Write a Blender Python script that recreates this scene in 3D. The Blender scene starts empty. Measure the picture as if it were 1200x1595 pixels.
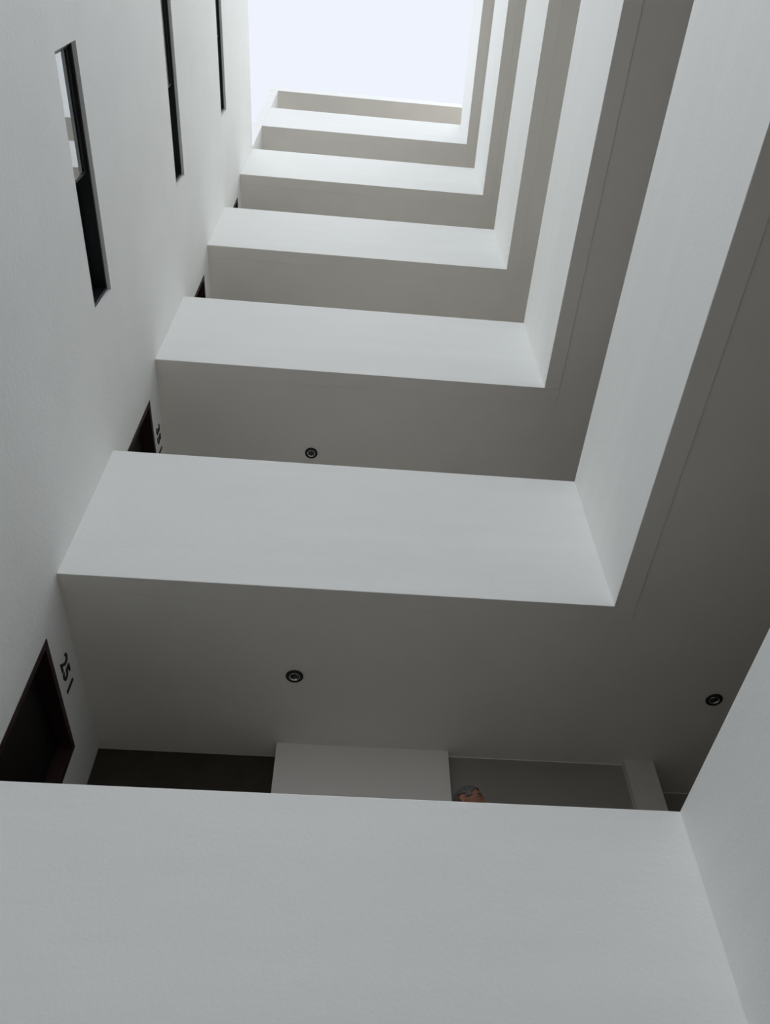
import bpy, bmesh, math, random
from mathutils import Vector, Matrix, noise

random.seed(7)
S = bpy.context.scene
C = S.collection

# ------------------------------------------------------------------ camera
EYE = 1.595                                   # camera height above the courtyard floor
cam_d = bpy.data.cameras.new('camera')
cam = bpy.data.objects.new('camera', cam_d)
C.objects.link(cam)
cam_d.sensor_fit = 'HORIZONTAL'
cam_d.sensor_width = 36.0
cam_d.lens = 1296.4 / 1200.0 * 36.0
cam_d.clip_end = 500
cam_d.clip_start = 0.02
rows = ((0.99797139, -0.06341648, -0.00560894),
        (-0.04681627, -0.79072333, 0.61038090),
        (-0.04314332, -0.60888009, -0.79208819))
m = Matrix(rows).transposed().to_4x4()
m.translation = Vector((0, 0, EYE))
cam.matrix_world = m
S.camera = cam

# ------------------------------------------------------------------ light
SKY_STRENGTH = 0.91
SUN_STRENGTH = 4.4
w = bpy.data.worlds.new('overcast_sky')
S.world = w
w.use_nodes = True
bg = w.node_tree.nodes['Background']
bg.inputs['Color'].default_value = (0.945, 0.985, 1.08, 1)
bg.inputs['Strength'].default_value = SKY_STRENGTH
# the brighter part of the cloud cover, where the hidden sun stands
sd = bpy.data.lights.new('veiled_sun', 'SUN')
sd.energy = SUN_STRENGTH
sd.angle = math.radians(66)
sd.color = (0.985, 1.0, 1.0)
sun = bpy.data.objects.new('veiled_sun', sd)
C.objects.link(sun)
sun.rotation_euler = Vector((0.07, -0.03, 1.0)).to_track_quat('Z', 'Y').to_euler()

vs = S.view_settings
vs.view_transform = 'Standard'
vs.look = 'None'
vs.gamma = 1.0
vs.use_curve_mapping = False
vs.exposure = 0.0
S.cycles.max_bounces = 16
S.cycles.diffuse_bounces = 12

# ------------------------------------------------------------------ measures
XL, XR = -1.881, 1.820          # left wall face, right balcony face
YF, SK = 3.748, 0.02236         # front balcony line (runs a little askew)
H = 3.0                         # storey height
HP = 1.4544                     # balcony front, edge to edge
TP = 0.15                       # balcony front thickness
SLAB = 0.35
ZB0 = 1.0554 + EYE
XB = 3.60                       # right gallery rear wall
YB = 5.60
YREAR = -1.2                    # the block ends here; the courtyard is open behind the viewer
LTOP = 14.62 + EYE              # top of the left wall
TW = 0.16                       # left wall thickness
def zb(i): return ZB0 + i * H
def zt(i): return zb(i) + HP
def fy(x): return YF + SK * (x - XL)

# ------------------------------------------------------------------ materials
def mat(name, col, rough=0.7, var=0.02, vscale=2.5, bump=0.0, bscale=60.0, metal=0.0, spec=0.3, streak=False):
    mt = bpy.data.materials.new(name)
    mt.use_nodes = True
    nt = mt.node_tree
    b = nt.nodes['Principled BSDF']
    b.inputs['Roughness'].default_value = rough
    b.inputs['Metallic'].default_value = metal
    b.inputs['Specular IOR Level'].default_value = spec
    tc = nt.nodes.new('ShaderNodeTexCoord')
    mp = nt.nodes.new('ShaderNodeMapping')
    nt.links.new(tc.outputs['Object'], mp.inputs['Vector'])
    if streak:
        mp.inputs['Scale'].default_value = (0.35, 0.35, 2.2)
    n = nt.nodes.new('ShaderNodeTexNoise')
    n.inputs['Scale'].default_value = vscale
    n.inputs['Detail'].default_value = 6
    n.inputs['Roughness'].default_value = 0.6
    nt.links.new(mp.outputs['Vector'], n.inputs['Vector'])
    r = nt.nodes.new('ShaderNodeValToRGB')
    r.color_ramp.elements[0].position = 0.3
    r.color_ramp.elements[1].position = 0.7
    r.color_ramp.elements[0].color = tuple(max(0, c * (1 - var)) for c in col) + (1,)
    r.color_ramp.elements[1].color = tuple(min(1, c * (1 + var)) for c in col) + (1,)
    nt.links.new(n.outputs['Fac'], r.inputs['Fac'])
    nt.links.new(r.outputs['Color'], b.inputs['Base Color'])
    if bump > 0:
        n2 = nt.nodes.new('ShaderNodeTexNoise')
        n2.inputs['Scale'].default_value = bscale
        n2.inputs['Detail'].default_value = 4
        nt.links.new(tc.outputs['Object'], n2.inputs['Vector'])
        bp = nt.nodes.new('ShaderNodeBump')
        bp.inputs['Strength'].default_value = bump
        bp.inputs['Distance'].default_value = 0.004
        nt.links.new(n2.outputs['Fac'], bp.inputs['Height'])
        nt.links.new(bp.outputs['Normal'], b.inputs['Normal'])
    return mt

M = {
    'plaster': mat('white_plaster', (0.895, 0.907, 0.888), 0.85, 0.02, 2.0, 0.25, 45, streak=True),
    'plaster_left': mat('white_plaster_wall', (0.90, 0.91, 0.89), 0.85, 0.025, 1.6, 0.35, 30),
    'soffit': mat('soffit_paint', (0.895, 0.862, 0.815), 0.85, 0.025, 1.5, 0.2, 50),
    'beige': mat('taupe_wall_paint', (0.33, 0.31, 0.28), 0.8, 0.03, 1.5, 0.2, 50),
    'umber': mat('bounce_cutting_wall_tone', (0.16, 0.145, 0.125), 0.8, 0.03, 1.5, 0.2, 50),  # dark tone for unseen walls, chosen to cut bounced light on low soffits
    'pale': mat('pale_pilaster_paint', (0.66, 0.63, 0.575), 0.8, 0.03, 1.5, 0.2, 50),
    'dark_panel': mat('dark_panel_tone', (0.045, 0.036, 0.026), 0.55, 0.15, 6, 0.2, 80),
    'wood': mat('dark_brown_door_wood', (0.008, 0.005, 0.0045), 0.5, 0.2, 8, 0.2, 80),
    'wood_frame': mat('reddish_brown_door_frame', (0.030, 0.0115, 0.0105), 0.5, 0.15, 8, 0.2, 80),
    'black': mat('black_paint', (0.010, 0.010, 0.010), 0.5, 0.1, 10),
    'black_metal': mat('black_aluminium', (0.012, 0.012, 0.014), 0.45, 0.1, 12, metal=0.0, spec=0.4),
    'chrome': mat('chrome', (0.75, 0.74, 0.72), 0.15, 0.02, 10, metal=1.0),
    'glass': mat('mirror_tinted_glass', (0.60, 0.62, 0.635), 0.02, 0.01, 3, metal=1.0),
    'lens': mat('lamp_lens', (0.03, 0.03, 0.028), 0.12, 0.05, 20, metal=0.0, spec=0.6),
    'paving': mat('courtyard_paving', (0.05, 0.047, 0.042), 0.6, 0.08, 1.2),
    'tile': mat('floor_tile', (0.55, 0.52, 0.47), 0.5, 0.06, 2),
    'skin': mat('skin', (0.25, 0.105, 0.065), 0.5, 0.12, 18),
    'hair': mat('grey_hair', (0.085, 0.081, 0.077), 0.6, 0.55, 45, 0.6, 220),
    'shirt': mat('navy_cloth', (0.05, 0.06, 0.09), 0.85, 0.1, 20, 0.3, 200),
    'trousers': mat('charcoal_cloth', (0.03, 0.03, 0.032), 0.85, 0.1, 20, 0.3, 200),
    'shoe': mat('black_leather', (0.012, 0.011, 0.010), 0.4, 0.1, 20),
    'eye': mat('eye_white', (0.22, 0.19, 0.17), 0.3, 0.02, 20),
}

# ------------------------------------------------------------------ helpers
def obj(name, bm, material, parent=None, smooth=False):
    me = bpy.data.meshes.new(name)
    bmesh.ops.recalc_face_normals(bm, faces=bm.faces[:])
    bm.to_mesh(me)
    bm.free()
    if smooth:
        for p in me.polygons:
            p.use_smooth = True
    me.materials.append(M[material])
    o = bpy.data.objects.new(name, me)
    C.objects.link(o)
    if parent is not None:
        o.parent = parent
    return o

def tag(o, label=None, cat=None, group=None, kind=None):
    if label: o['label'] = label
    if cat: o['category'] = cat
    if group: o['group'] = group
    if kind: o['kind'] = kind
    return o

def empty(name, loc, rz=0.0):
    o = bpy.data.objects.new(name, None)
    o.empty_display_size = 0.1
    C.objects.link(o)
    o.location = loc
    o.rotation_euler = (0, 0, rz)
    return o

def hexa(bm, corners):
    v = [bm.verts.new(c) for c in corners]      # 4 bottom (ccw), 4 top
    for f in ((3, 2, 1, 0), (4, 5, 6, 7), (0, 1, 5, 4), (1, 2, 6, 5), (2, 3, 7, 6), (3, 0, 4, 7)):
        bm.faces.new([v[k] for k in f])
    return v

def box(bm, x0, x1, y0, y1, z0, z1, o=(0, 0, 0)):
    return hexa(bm, [(x - o[0], y - o[1], z - o[2]) for z in (z0, z1)
                     for x, y in ((x0, y0), (x1, y0), (x1, y1), (x0, y1))])

def skew(bm, x0, x1, d0, d1, z0, z1, o=(0, 0, 0)):
    """box that follows the front line: d is measured back from the balcony face"""
    return hexa(bm, [(x - o[0], fy(x) + d - o[1], z - o[2]) for z in (z0, z1)
                     for x, d in ((x0, d0), (x1, d0), (x1, d1), (x0, d1))])

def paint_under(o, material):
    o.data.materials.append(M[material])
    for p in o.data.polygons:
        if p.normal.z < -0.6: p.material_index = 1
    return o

def bevel(bm, r, seg=2):
    bmesh.ops.bevel(bm, geom=bm.edges[:], offset=r, segments=seg, affect='EDGES', profile=0.5)

def lathe(bm, prof, n=32, o=(0, 0, 0)):
    rings = []
    for r, z in prof:
        if r < 1e-6:
            rings.append([bm.verts.new((o[0], o[1], o[2] + z))])
        else:
            rings.append([bm.verts.new((o[0] + r * math.cos(2 * math.pi * k / n), o[1] + r * math.sin(2 * math.pi * k / n), o[2] + z)) for k in range(n)])
    for a, b in zip(rings, rings[1:]):
        for k in range(n):
            k2 = (k + 1) % n
            if len(a) == 1 and len(b) == 1: continue
            if len(a) == 1: bm.faces.new((a[0], b[k], b[k2]))
            elif len(b) == 1: bm.faces.new((a[k], b[0], a[k2]))
            else: bm.faces.new((a[k], b[k], b[k2], a[k2]))

# ------------------------------------------------------------------ setting
WIN = [(0.975, 2.640, 5.615 + EYE + H * k, 6.045 + EYE + H * k) for k in range(3)]   # slit windows
DOOR = [(3.985, 5.090, zb(k) + SLAB, 3.705 + EYE + H * k) for k in range(4)]        # doors by the balconies

def left_wall():
    bm = bmesh.new()
    ys = sorted({YREAR - 0.2, 6.4} | {v for o in WIN + DOOR for v in o[:2]})
    zs = sorted({0.0, LTOP} | {v for o in WIN + DOOR for v in o[2:]})
    def solid(j, k):
        if not (0 <= j < len(ys) - 1 and 0 <= k < len(zs) - 1): return False
        y, z = (ys[j] + ys[j + 1]) / 2, (zs[k] + zs[k + 1]) / 2
        return not any(a < y < b and c < z < d for a, b, c, d in WIN + DOOR)
    cache = {}
    def V(x, j, k):
        key = (x, j, k)
        if key not in cache: cache[key] = bm.verts.new((x, ys[j], zs[k]))
        return cache[key]
    a, b = XL, XL - TW
    for j in range(len(ys) - 1):
        for k in range(len(zs) - 1):
            if not solid(j, k): continue
            bm.faces.new((V(a, j, k), V(a, j + 1, k), V(a, j + 1, k + 1), V(a, j, k + 1)))
            bm.faces.new((V(b, j, k), V(b, j, k + 1), V(b, j + 1, k + 1), V(b, j + 1, k)))
            if not solid(j - 1, k): bm.faces.new((V(a, j, k), V(a, j, k + 1), V(b, j, k + 1), V(b, j, k)))
            if not solid(j + 1, k): bm.faces.new((V(a, j + 1, k), V(b, j + 1, k), V(b, j + 1, k + 1), V(a, j + 1, k + 1)))
            if not solid(j, k - 1): bm.faces.new((V(a, j, k), V(b, j, k), V(b, j + 1, k), V(a, j + 1, k)))
            if not solid(j, k + 1): bm.faces.new((V(a, j, k + 1), V(a, j + 1, k + 1), V(b, j + 1, k + 1), V(b, j, k + 1)))
    return tag(obj('wall_left', bm, 'plaster_left'), 'tall white plaster wall with three slit windows and dark doorways', kind='structure')
left_wall()

bm = bmesh.new(); box(bm, -40, 40, -60, 6.4, -0.2, 0.0)
tag(obj('floor', bm, 'paving'), 'grey courtyard floor below the balconies', kind='structure')

# end wall of the top storey: its front edge shows as a slim pier beside the sky
bm = bmesh.new(); hexa(bm, [(x, y, z) for z in (LTOP, zb(6)) for x, y in
     ((XL - TW, fy(XL)), (XL, fy(XL)), (XL, 6.4), (XL - TW, 6.4))])
tag(obj('wall_end', bm, 'plaster'), 'slim white end wall of the top balcony beside the sky', kind='structure')

# rear wall of the front galleries
bm = bmesh.new()
skew(bm, XL, -0.48, YB - YF + 0.04 - 0.01, 2.05, 0.0, zb(6))
tag(obj('wall_back', bm, 'plaster'), 'wall at the back of the front galleries', kind='structure')
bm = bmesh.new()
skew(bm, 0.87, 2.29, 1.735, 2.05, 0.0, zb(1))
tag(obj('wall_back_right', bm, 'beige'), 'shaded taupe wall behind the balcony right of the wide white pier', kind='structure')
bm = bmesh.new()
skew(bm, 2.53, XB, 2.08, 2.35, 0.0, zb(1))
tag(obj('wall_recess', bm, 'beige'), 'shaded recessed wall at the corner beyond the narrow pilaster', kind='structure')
bm = bmesh.new()
skew(bm, -0.48, 0.87, 1.668, 2.05, 0.0, zb(6)); 
tag(obj('pillar', bm, 'soffit'), 'wide white pier behind the lowest balcony', kind='structure')
bm = bmesh.new()
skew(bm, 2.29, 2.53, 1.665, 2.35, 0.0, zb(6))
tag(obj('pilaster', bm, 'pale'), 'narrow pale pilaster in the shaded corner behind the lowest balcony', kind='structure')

# flat dark panels filling the bay between the left wall and the pier, lowest gallery
pan = empty('dark_panels', (XL, fy(XL) + 1.85, zb(0) + SLAB))
tag(pan, 'flat dark brown panels between the lowest doorway and the wide pier', kind='structure')
for a, b in ((XL + 0.001, -1.4205), (-1.4195, -0.481)):
    bm = bmesh.new()
    skew(bm, a, b, 1.847, 1.881, zb(0) + SLAB + 0.012, zb(1) + 0.004, pan.location)
    obj('panel', bm, 'dark_panel', pan)

bm = bmesh.new(); box(bm, XB, XB + 0.2, YREAR - 0.2, 6.4, 0.0, zb(2))  # unseen lower storeys kept dark so less light bounces to the soffits
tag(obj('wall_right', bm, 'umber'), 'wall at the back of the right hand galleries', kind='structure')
bm = bmesh.new(); box(bm, XR + TP, XB, YREAR - 0.2, YREAR, 0.0, zb(2))  # added out of view to keep sky light out of the gallery end
tag(obj('wall_light_block', bm, 'umber'), 'added unseen wall blocking light at the near end of the right hand galleries', kind='structure')

bm = bmesh.new(); skew(bm, 0.87, 2.29, 1.735, 2.05, zb(1), zb(6))  # unseen upper walls made white to bounce light onto the higher soffits
tag(obj('wall_back_upper', bm, 'plaster'), 'white wall at the back of the upper front galleries', kind='structure')
bm = bmesh.new(); skew(bm, 2.53, XB, 2.08, 2.35, zb(1), zb(6))
tag(obj('wall_recess_upper', bm, 'plaster'), 'white recessed wall at the corner of the upper galleries', kind='structure')
bm = bmesh.new(); box(bm, XB, XB + 0.2, YREAR - 0.2, 6.4, zb(2), zb(6))  # white here only to brighten the upper soffits, never in view
tag(obj('wall_right_upper', bm, 'plaster'), 'white wall at the back of the upper right hand galleries', kind='structure')
bm = bmesh.new(); box(bm, XR + TP, XB, YREAR - 0.2, YREAR, zb(2), zb(6))  # upper half of the added light block, out of view
tag(obj('wall_light_block_upper', bm, 'plaster'), 'added unseen white wall blocking light at the near end of the upper right hand galleries', kind='structure')

# roof over the galleries
bm = bmesh.new()
skew(bm, XL - TW, XB + 0.2, 0.0, 2.7, zb(6), zb(6) + 0.36)
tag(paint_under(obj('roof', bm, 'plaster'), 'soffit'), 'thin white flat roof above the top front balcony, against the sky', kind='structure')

# ------------------------------------------------------------------ balconies
BAYS = [(XL, -0.48, 1.882), (-0.48, 0.87, 1.668), (0.87, 2.29, 1.735), (2.29, 2.53, 1.665), (2.53, XB, 2.08)]   # depth of the gallery along the front
NM = ['white balcony parapet with a man standing behind it, lowest and nearest of the six',
      'white balcony parapet just above the door numbered 251 and the nearest ceiling lights',
      'white balcony parapet third from the bottom, just above the door numbered 351',
      'white balcony parapet fourth from the bottom of the six',
      'white balcony parapet second from the top, level with the top of the left wall',
      'topmost white balcony parapet, directly under the thin roof and the sky']
ORD = ['lowest', 'second', 'third', 'fourth', 'fifth', 'topmost']
for i in range(6):
    o = empty('balcony_parapet', (XL, fy(XL), zb(i)))
    tag(o, NM[i], 'parapet', 'balcony parapets around the light well')
    L = o.location
    bm = bmesh.new(); skew(bm, XL, XR + TP, 0.0, TP, zb(i), zt(i), L)
    bevel(bm, 0.004, 2)
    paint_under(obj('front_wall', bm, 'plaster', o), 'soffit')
    bm = bmesh.new()
    hexa(bm, [(x - L[0], y - L[1], z - L[2]) for z in (zb(i), zt(i)) for x, y in
              ((XR, YREAR), (XR + TP, YREAR), (XR + TP, fy(XR + TP)), (XR, fy(XR)))])
    bevel(bm, 0.004, 2)
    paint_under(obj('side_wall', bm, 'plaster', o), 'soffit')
    bm = bmesh.new()
    for xa, xb_, dd in BAYS:
        skew(bm, xa, xb_, TP, dd, zb(i) + 0.006, zb(i) + SLAB, L)
    bmesh.ops.remove_doubles(bm, verts=bm.verts[:], dist=1e-5)
    hexa(bm, [(x - L[0], y - L[1], z - L[2]) for z in (zb(i) + 0.006, zb(i) + SLAB) for x, y in
              ((XR + TP, YREAR), (XB, YREAR), (XB, fy(XB) + TP), (XR + TP, fy(XR + TP) + TP))])
    bmesh.ops.translate(bm, verts=bm.verts[:], vec=L)
    bmesh.ops.translate(bm, verts=bm.verts[:], vec=(0, 0, -zb(i)))
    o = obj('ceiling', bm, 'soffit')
    o.location.z = zb(i)
    tag(o, ORD[i] + ' gallery slab, its shaded grey underside seen from below', kind='structure')
    L = (0, 0, zb(i))
    bm = bmesh.new()
    for xa, xb_, dd in BAYS:
        skew(bm, xa, xb_, TP, dd - (0.04 if xb_ < 0 else 0.001), zb(i) + SLAB, zb(i) + SLAB + 0.012, L)
    hexa(bm, [(x - L[0], y - L[1], z - L[2]) for z in (zb(i) + SLAB, zb(i) + SLAB + 0.012) for x, y in
              ((XR + TP + 0.002, YREAR), (XB - 0.002, YREAR), (XB - 0.002, fy(XB) + TP), (XR + TP + 0.002, fy(XR + TP) + TP))])
    obj('floor_finish', bm, 'tile', o)

# ------------------------------------------------------------------ doors
for k, (y0, y1, z0, z1) in enumerate(DOOR):
    d = empty('door_%d' % (k + 1), (XL, y0, z0))
    tag(d, ['dark brown door with reddish frame under the number 251',
            'dark brown door with reddish frame beside the number 351',
            'dark doorway tip above the third balcony from the bottom',
            'tiny dark doorway tip above the fourth balcony from the bottom'][k], kind='structure')
    L = d.location
    for part, (a, b, c, e) in (('jamb', (y0, y0 + 0.05, z0, z1)), ('jamb', (y1 - 0.05, y1, z0, z1)), ('door_head', (y0 + 0.05, y1 - 0.05, z1 - 0.05, z1))):
        bm = bmesh.new(); box(bm, XL - TW + 0.01, XL + 0.004, a, b, c, e, L); bevel(bm, 0.002, 1)
        obj(part, bm, 'wood_frame', d)
    bm = bmesh.new(); box(bm, XL - TW + 0.02, XL - TW + 0.06, y0 + 0.052, y1 - 0.052, z0 + 0.01, z1 - 0.052, L)
    bevel(bm, 0.002, 1)
    leaf = obj('door_leaf', bm, 'wood', d)
    for zz in ((0.2, 1.0), (1.12, 1.85)):
        bm = bmesh.new(); box(bm, XL - TW + 0.055, XL - TW + 0.066, y0 + 0.2, y1 - 0.2, z0 + zz[0], z0 + zz[1], L)
        bevel(bm, 0.004, 1); obj('raised_panel', bm, 'wood', leaf)
    bm = bmesh.new(); lathe(bm, [(0.0, 0.0), (0.024, 0.0), (0.024, 0.006), (0.008, 0.01), (0.008, 0.03), (0.022, 0.036), (0.026, 0.048), (0.018, 0.058), (0.0, 0.06)], 20)
    bmesh.ops.rotate(bm, verts=bm.verts[:], matrix=Matrix.Rotation(math.pi / 2, 3, 'Y'))
    bmesh.ops.translate(bm, verts=bm.verts[:], vec=(-TW + 0.06, 0.13, 1.02))
    obj('door_knob', bm, 'chrome', leaf, True)

# ------------------------------------------------------------------ door numbers
def digits(text, ys, zs, size, label):
    root = empty('door_number', (XL, ys[0], zs))
    tag(root, label, 'door number', 'black numbers above the doors')
    for ch, y in zip(text, ys):
        cu = bpy.data.curves.new('digit', 'FONT')
        cu.body = ch
        cu.size = size
        cu.extrude = 0.003
        cu.offset = 0.0028
        cu.align_x = 'CENTER'
        t = bpy.data.objects.new('digit_tmp', cu)
        C.objects.link(t)
        dg = bpy.context.evaluated_depsgraph_get()
        me = bpy.data.meshes.new_from_object(t.evaluated_get(dg))
        bpy.data.objects.remove(t)
        # text x -> world +y, text y -> world +z, text z -> world +x
        for v in me.vertices:
            tx, ty, tz = v.co
            v.co = (tz + 0.0035, tx * 1.08, ty)
        me.materials.clear(); me.materials.append(M['black'])
        me.name = 'digit'
        o = bpy.data.objects.new('digit', me)
        C.objects.link(o)
        o.parent = root
        o.location = (0, y - ys[0], 0)
digits('251', (4.375, 4.478, 4.612), 3.795 + EYE, 0.175, 'black number 251 on the wall above the lowest dark door')
digits('351', (4.405, 4.508, 4.642), 6.80 + EYE, 0.175, 'black number 351 on the wall above the second dark door')

# ------------------------------------------------------------------ windows
for k, (y0, y1, z0, z1) in enumerate(WIN):
    wdw = empty('window_%d' % (k + 1), (XL, y0, z0))
    tag(wdw, ['lowest and longest looking slit window with mirrored glass on the left wall',
              'middle of the three slit windows on the left wall',
              'highest of the three slit windows, nearest the sky'][k], kind='structure')
    L = wdw.location
    f = 0.022
    a, b = XL - 0.028, XL - TW + 0.002
    def bar(nm, xa, xb, ya, yb, za, zb_, par=wdw):
        bm = bmesh.new(); box(bm, xa, xb, ya, yb, za, zb_, L); bevel(bm, 0.0015, 1)
        return obj(nm, bm, 'black_metal', par)
    bar('frame_head', b, a, y0, y1, z1 - f, z1)
    bar('frame_sill', b, a, y0, y1, z0, z0 + f)
    bar('frame_jamb', b, a, y0, y0 + f, z0 + f, z1 - f)
    bar('frame_jamb', b, a, y1 - f, y1, z0 + f, z1 - f)
    ym = y0 + 0.79
    # near sash runs in the outer track, the far one in the inner track
    for ya, yb, x in ((y0 + f, ym + 0.02, XL - 0.056), (ym - 0.02, y1 - f, XL - 0.132)):
        s, st = 0.02, 0.045
        bm = bmesh.new()
        for q in ((ya, ya + s, z0 + f, z1 - f), (yb - s, yb, z0 + f, z1 - f), (ya + s, yb - s, z0 + f, z0 + f + s), (ya + s, yb - s, z1 - f - st, z1 - f)):
            box(bm, x - 0.011, x + 0.008, *q, L)
        sash = obj('sash', bm, 'black_metal', wdw)
        bm = bmesh.new(); box(bm, x - 0.003, x + 0.003, ya + s, yb - s, z0 + f + s, z1 - f - st, L)
        obj('pane', bm, 'glass', sash)

# ------------------------------------------------------------------ ceiling lights
def downlight(x, y, z, label):
    o = empty('ceiling_light', (x, y, z))
    tag(o, label, 'ceiling light', 'round ceiling lights under the balconies')
    bm = bmesh.new()
    lathe(bm, [(0.050, 0.0), (0.064, 0.0), (0.064, -0.006), (0.060, -0.011), (0.053, -0.012), (0.049, -0.009), (0.048, 0.0)], 40)
    obj('trim_ring', bm, 'black_metal', o, True)
    bm = bmesh.new()
    lathe(bm, [(0.0, -0.0012), (0.035, -0.0012), (0.044, -0.003), (0.050, -0.008)], 40)
    obj('reflector', bm, 'black_metal', o, True)
    bm = bmesh.new()
    lathe(bm, [(0.040, -0.002), (0.041, -0.010), (0.038, -0.0135), (0.034, -0.0115), (0.030, -0.005)], 32)
    obj('bezel', bm, 'chrome', o, True)
    bm = bmesh.new()
    lathe(bm, [(0.0, -0.012), (0.010, -0.0115), (0.020, -0.0095), (0.031, -0.005)], 32)
    obj('lens', bm, 'lens', o, True)
downlight(-0.339, 4.660, zb(1) + 0.006, 'round black ceiling light above the wide white pier')
downlight(-0.411, 4.717, zb(2) + 0.006, 'round black ceiling light peeking over the second balcony from the bottom')
downlight(2.791, 4.743, zb(1) + 0.006, 'round black ceiling light in the dark corner at the right')

# ------------------------------------------------------------------ man behind the lowest balcony
def build_person(loc, rz):
    root = empty('person', loc, rz)
    tag(root, 'man with short grey hair, head showing above the lowest balcony, looking right', 'person')
    # skeleton, facing +x, left side +y
    V, E, Rr = [], [], []
    def v(x, y, z, r, p=None, r2=None):
        V.append((x, y, z)); Rr.append((r, r2 or r))
        if p is not None: E.append((p, len(V) - 1))
        return len(V) - 1
    pel = v(0, 0, 0.90, 0.115, None, 0.15)
    wst = v(0, 0, 1.03, 0.105, pel, 0.14)
    ch = v(0.0, 0, 1.20, 0.115, wst, 0.16)
    sh = v(-0.01, 0, 1.33, 0.085, ch, 0.12)
    nk = v(0.0, 0, 1.41, 0.055, sh)
    hd = v(0.015, 0, 1.50, 0.055, nk)
    tips = []
    for s in (-1, 1):
        a = v(-0.01, s * 0.155, 1.335, 0.058, sh)
        e = v(-0.02, s * 0.235, 1.07, 0.042, a)
        w_ = v(0.06, s * 0.250, 0.84, 0.027, e)
        pm = v(0.075, s * 0.252, 0.775, 0.026, w_, 0.034)
        kn = v(0.080, s * 0.252, 0.745, 0.022, pm, 0.032)
        for q, ln in ((-0.036, 0.060), (-0.012, 0.076), (0.012, 0.080), (0.036, 0.070)):
            b0 = v(0.086 + q, s * 0.254, 0.735, 0.0105, kn)
            b1 = v(0.092 + q, s * 0.249, 0.735 - ln * 0.5, 0.0100, b0)
            v(0.094 + q, s * 0.236, 0.735 - ln, 0.0090, b1)
        t0 = v(0.112, s * 0.238, 0.775, 0.0120, pm)
        t1 = v(0.130, s * 0.232, 0.748, 0.0110, t0)
        v(0.134, s * 0.228, 0.722, 0.0100, t1)
        h = v(0.0, s * 0.085, 0.83, 0.088, pel)
        k = v(0.02, s * 0.095, 0.47, 0.056, h)
        an = v(-0.01, s * 0.10, 0.09, 0.038, k)
        hl = v(-0.01, s * 0.10, 0.045, 0.036, an)
        v(0.14, s * 0.115, 0.03, 0.028, hl)
    me = bpy.data.meshes.new('skeleton')
    me.from_pydata(V, E, [])
    o = bpy.data.objects.new('skeleton', me)
    C.objects.link(o)
    md = o.modifiers.new('skin', 'SKIN')
    for i, (r, r2) in enumerate(Rr):
        sv = me.skin_vertices[0].data[i]
        sv.radius = (r, r2)
        sv.use_root = (i == pel)
    sb = o.modifiers.new('sub', 'SUBSURF'); sb.levels = 2
    dg = bpy.context.evaluated_depsgraph_get()
    body = bpy.data.meshes.new_from_object(o.evaluated_get(dg))
    bpy.data.objects.remove(o)
    bm = bmesh.new()
    bm.from_mesh(body)
    # head
    n0 = len(bm.verts)
    r = bmesh.ops.create_uvsphere(bm, u_segments=48, v_segments=36, radius=1.0)
    g = lambda a, b: math.exp(-(a / b) ** 2)
    for vt in r['verts']:
        x, y, z = vt.co
        X, Y, Z = x * 0.098, y * 0.078, z * 0.116
        if z < 0.1:                                     # jaw
            t = min(1, (0.1 - z) / 1.1)
            Y *= 1 - 0.38 * t
            X = X * (1 - 0.30 * t) + 0.026 * t
        if x > 0.3:
            X -= 0.010 * g(z - 0.05, 0.10) * g(abs(y) - 0.42, 0.2)            # eye sockets
            X += 0.024 * g(z + 0.24, 0.16) * g(y, 0.14)                       # nose
            X += 0.006 * g(z + 0.05, 0.2) * g(y, 0.10)
            X += 0.006 * g(z + 0.52, 0.07) * g(y, 0.28)                       # lips
            X += 0.008 * g(z + 0.82, 0.12) * g(y, 0.3)                        # chin
            X += 0.005 * g(z - 0.20, 0.08) * g(abs(y) - 0.35, 0.25)           # brow
        vt.co = (X + 0.015, Y, Z + 1.545)
    for s in (-1, 1):                                   # ears
        r = bmesh.ops.create_uvsphere(bm, u_segments=16, v_segments=12, radius=1.0)
        for vt in r['verts']:
            x, y, z = vt.co
            vt.co = (0.000 + x * 0.019 - 0.006 * z, s * (0.079 + y * 0.009 + 0.006 * (-x)), 1.540 + z * 0.034)
    me = bpy.data.meshes.new('body_src')
    bm.to_mesh(me); bm.free()
    o = bpy.data.objects.new('body_src', me)
    C.objects.link(o)
    rm = o.modifiers.new('rm', 'REMESH'); rm.mode = 'VOXEL'; rm.voxel_size = 0.0055
    sm = o.modifiers.new('sm', 'SMOOTH'); sm.iterations = 2; sm.factor = 0.5
    dg = bpy.context.evaluated_depsgraph_get()
    me = bpy.data.meshes.new_from_object(o.evaluated_get(dg))
    bpy.data.objects.remove(o)
    me.name = 'body'
    me.materials.clear(); me.materials.append(M['skin'])
    for p in me.polygons: p.use_smooth = True
    bo = bpy.data.objects.new('body', me)
    C.objects.link(bo); bo.parent = root
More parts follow.
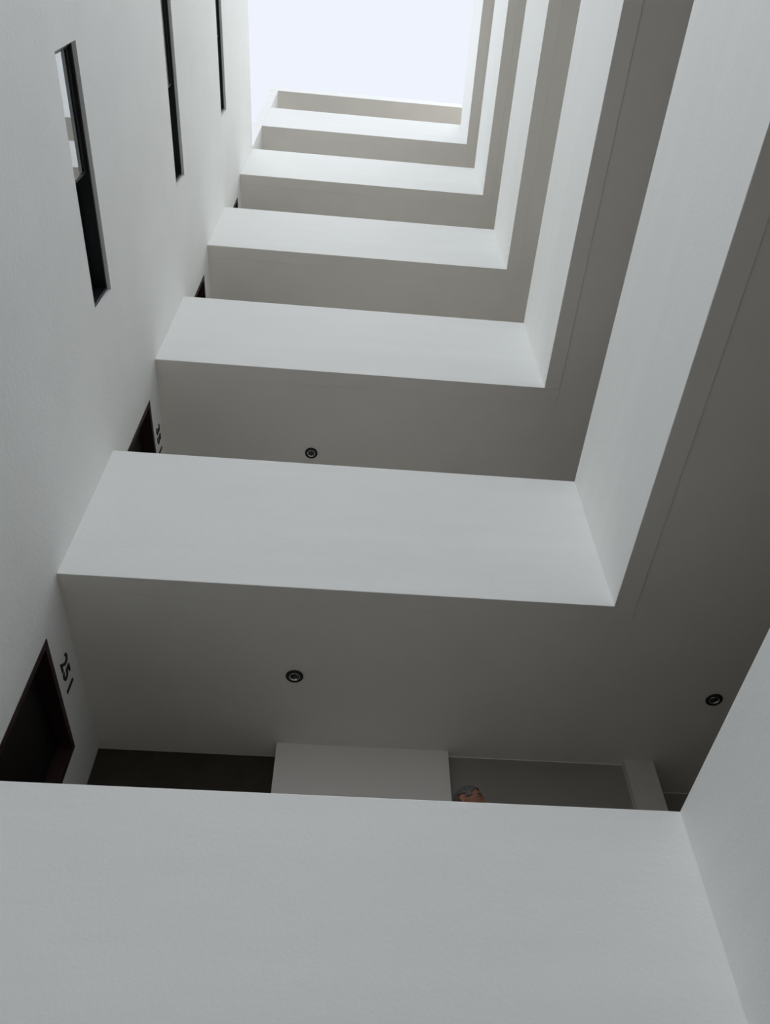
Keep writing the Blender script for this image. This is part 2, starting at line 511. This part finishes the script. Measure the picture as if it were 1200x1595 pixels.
    def biggest(b):
        b.verts.ensure_lookup_table()
        seen, best = set(), []
        for v0 in b.verts:
            if v0 in seen: continue
            st, comp = [v0], []
            seen.add(v0)
            while st:
                q = st.pop(); comp.append(q)
                for e in q.link_edges:
                    n = e.other_vert(q)
                    if n not in seen: seen.add(n); st.append(n)
            if len(comp) > len(best): best = comp
        keep = set(best)
        bmesh.ops.delete(b, geom=[q for q in b.verts if q not in keep], context='VERTS')
    b = bmesh.new(); b.from_mesh(me); biggest(b); b.to_mesh(me); b.free()
    # clothing and hair: shells lifted off the body
    def shell(name, test, lift, material):
        b = bmesh.new(); b.from_mesh(me)
        b.normal_update()
        kill = [f for f in b.faces if not test(f.calc_center_median())]
        bmesh.ops.delete(b, geom=kill, context='FACES')
        biggest(b)
        for vt in b.verts:
            l = lift(vt.co) if callable(lift) else lift
            vt.co += vt.normal * l
        return obj(name, b, material, root, True)
    def arm(c): return abs(c.y) > 0.185
    shell('shirt', lambda c: 0.86 < c.z < 1.405 and not (arm(c) and c.z < 1.10), 0.011, 'shirt')
    shell('trousers', lambda c: 0.07 < c.z < 0.93 and abs(c.y) < 0.196, 0.008, 'trousers')
    for s in (-1, 1):
        shell('shoe', lambda c: c.z < 0.085 and c.y * s > 0, 0.006, 'shoe')
    def hairy(c):
        if c.z < 1.47 or abs(c.y) > 0.083: return False
        if c.z > 1.50 and abs(c.y) > 0.068 and -0.024 < c.x < 0.022 and c.z < 1.575: return False
        if c.z > 1.590: return c.x < 0.086 - 0.016 * max(0, abs(c.y) - 0.02) / 0.03
        if c.z > 1.555: return c.x < 0.060
        return c.x < 0.020 if c.z > 1.53 else c.x < -0.02
    shell('hair', hairy, lambda c: 0.006 + 0.004 * noise.noise(c * 70), 'hair')
    for s in (-1, 1):
        bm = bmesh.new(); bmesh.ops.create_uvsphere(bm, u_segments=16, v_segments=12, radius=0.012)
        bmesh.ops.translate(bm, verts=bm.verts[:], vec=(0.085, s * 0.032, 1.550))
        obj('eye', bm, 'eye', root, True)
        bm = bmesh.new(); bmesh.ops.create_uvsphere(bm, u_segments=12, v_segments=8, radius=1.0)
        for vt in bm.verts:
            x, y, z = vt.co
            vt.co = (0.101 + x * 0.006 - 0.012 * y * s * 0.7, s * 0.034 + y * 0.020, 1.574 + z * 0.004)
        obj('eyebrow', bm, 'hair', root, True)
    return root
build_person((0.808, 4.525, zb(0) + SLAB + 0.012), math.radians(-25))
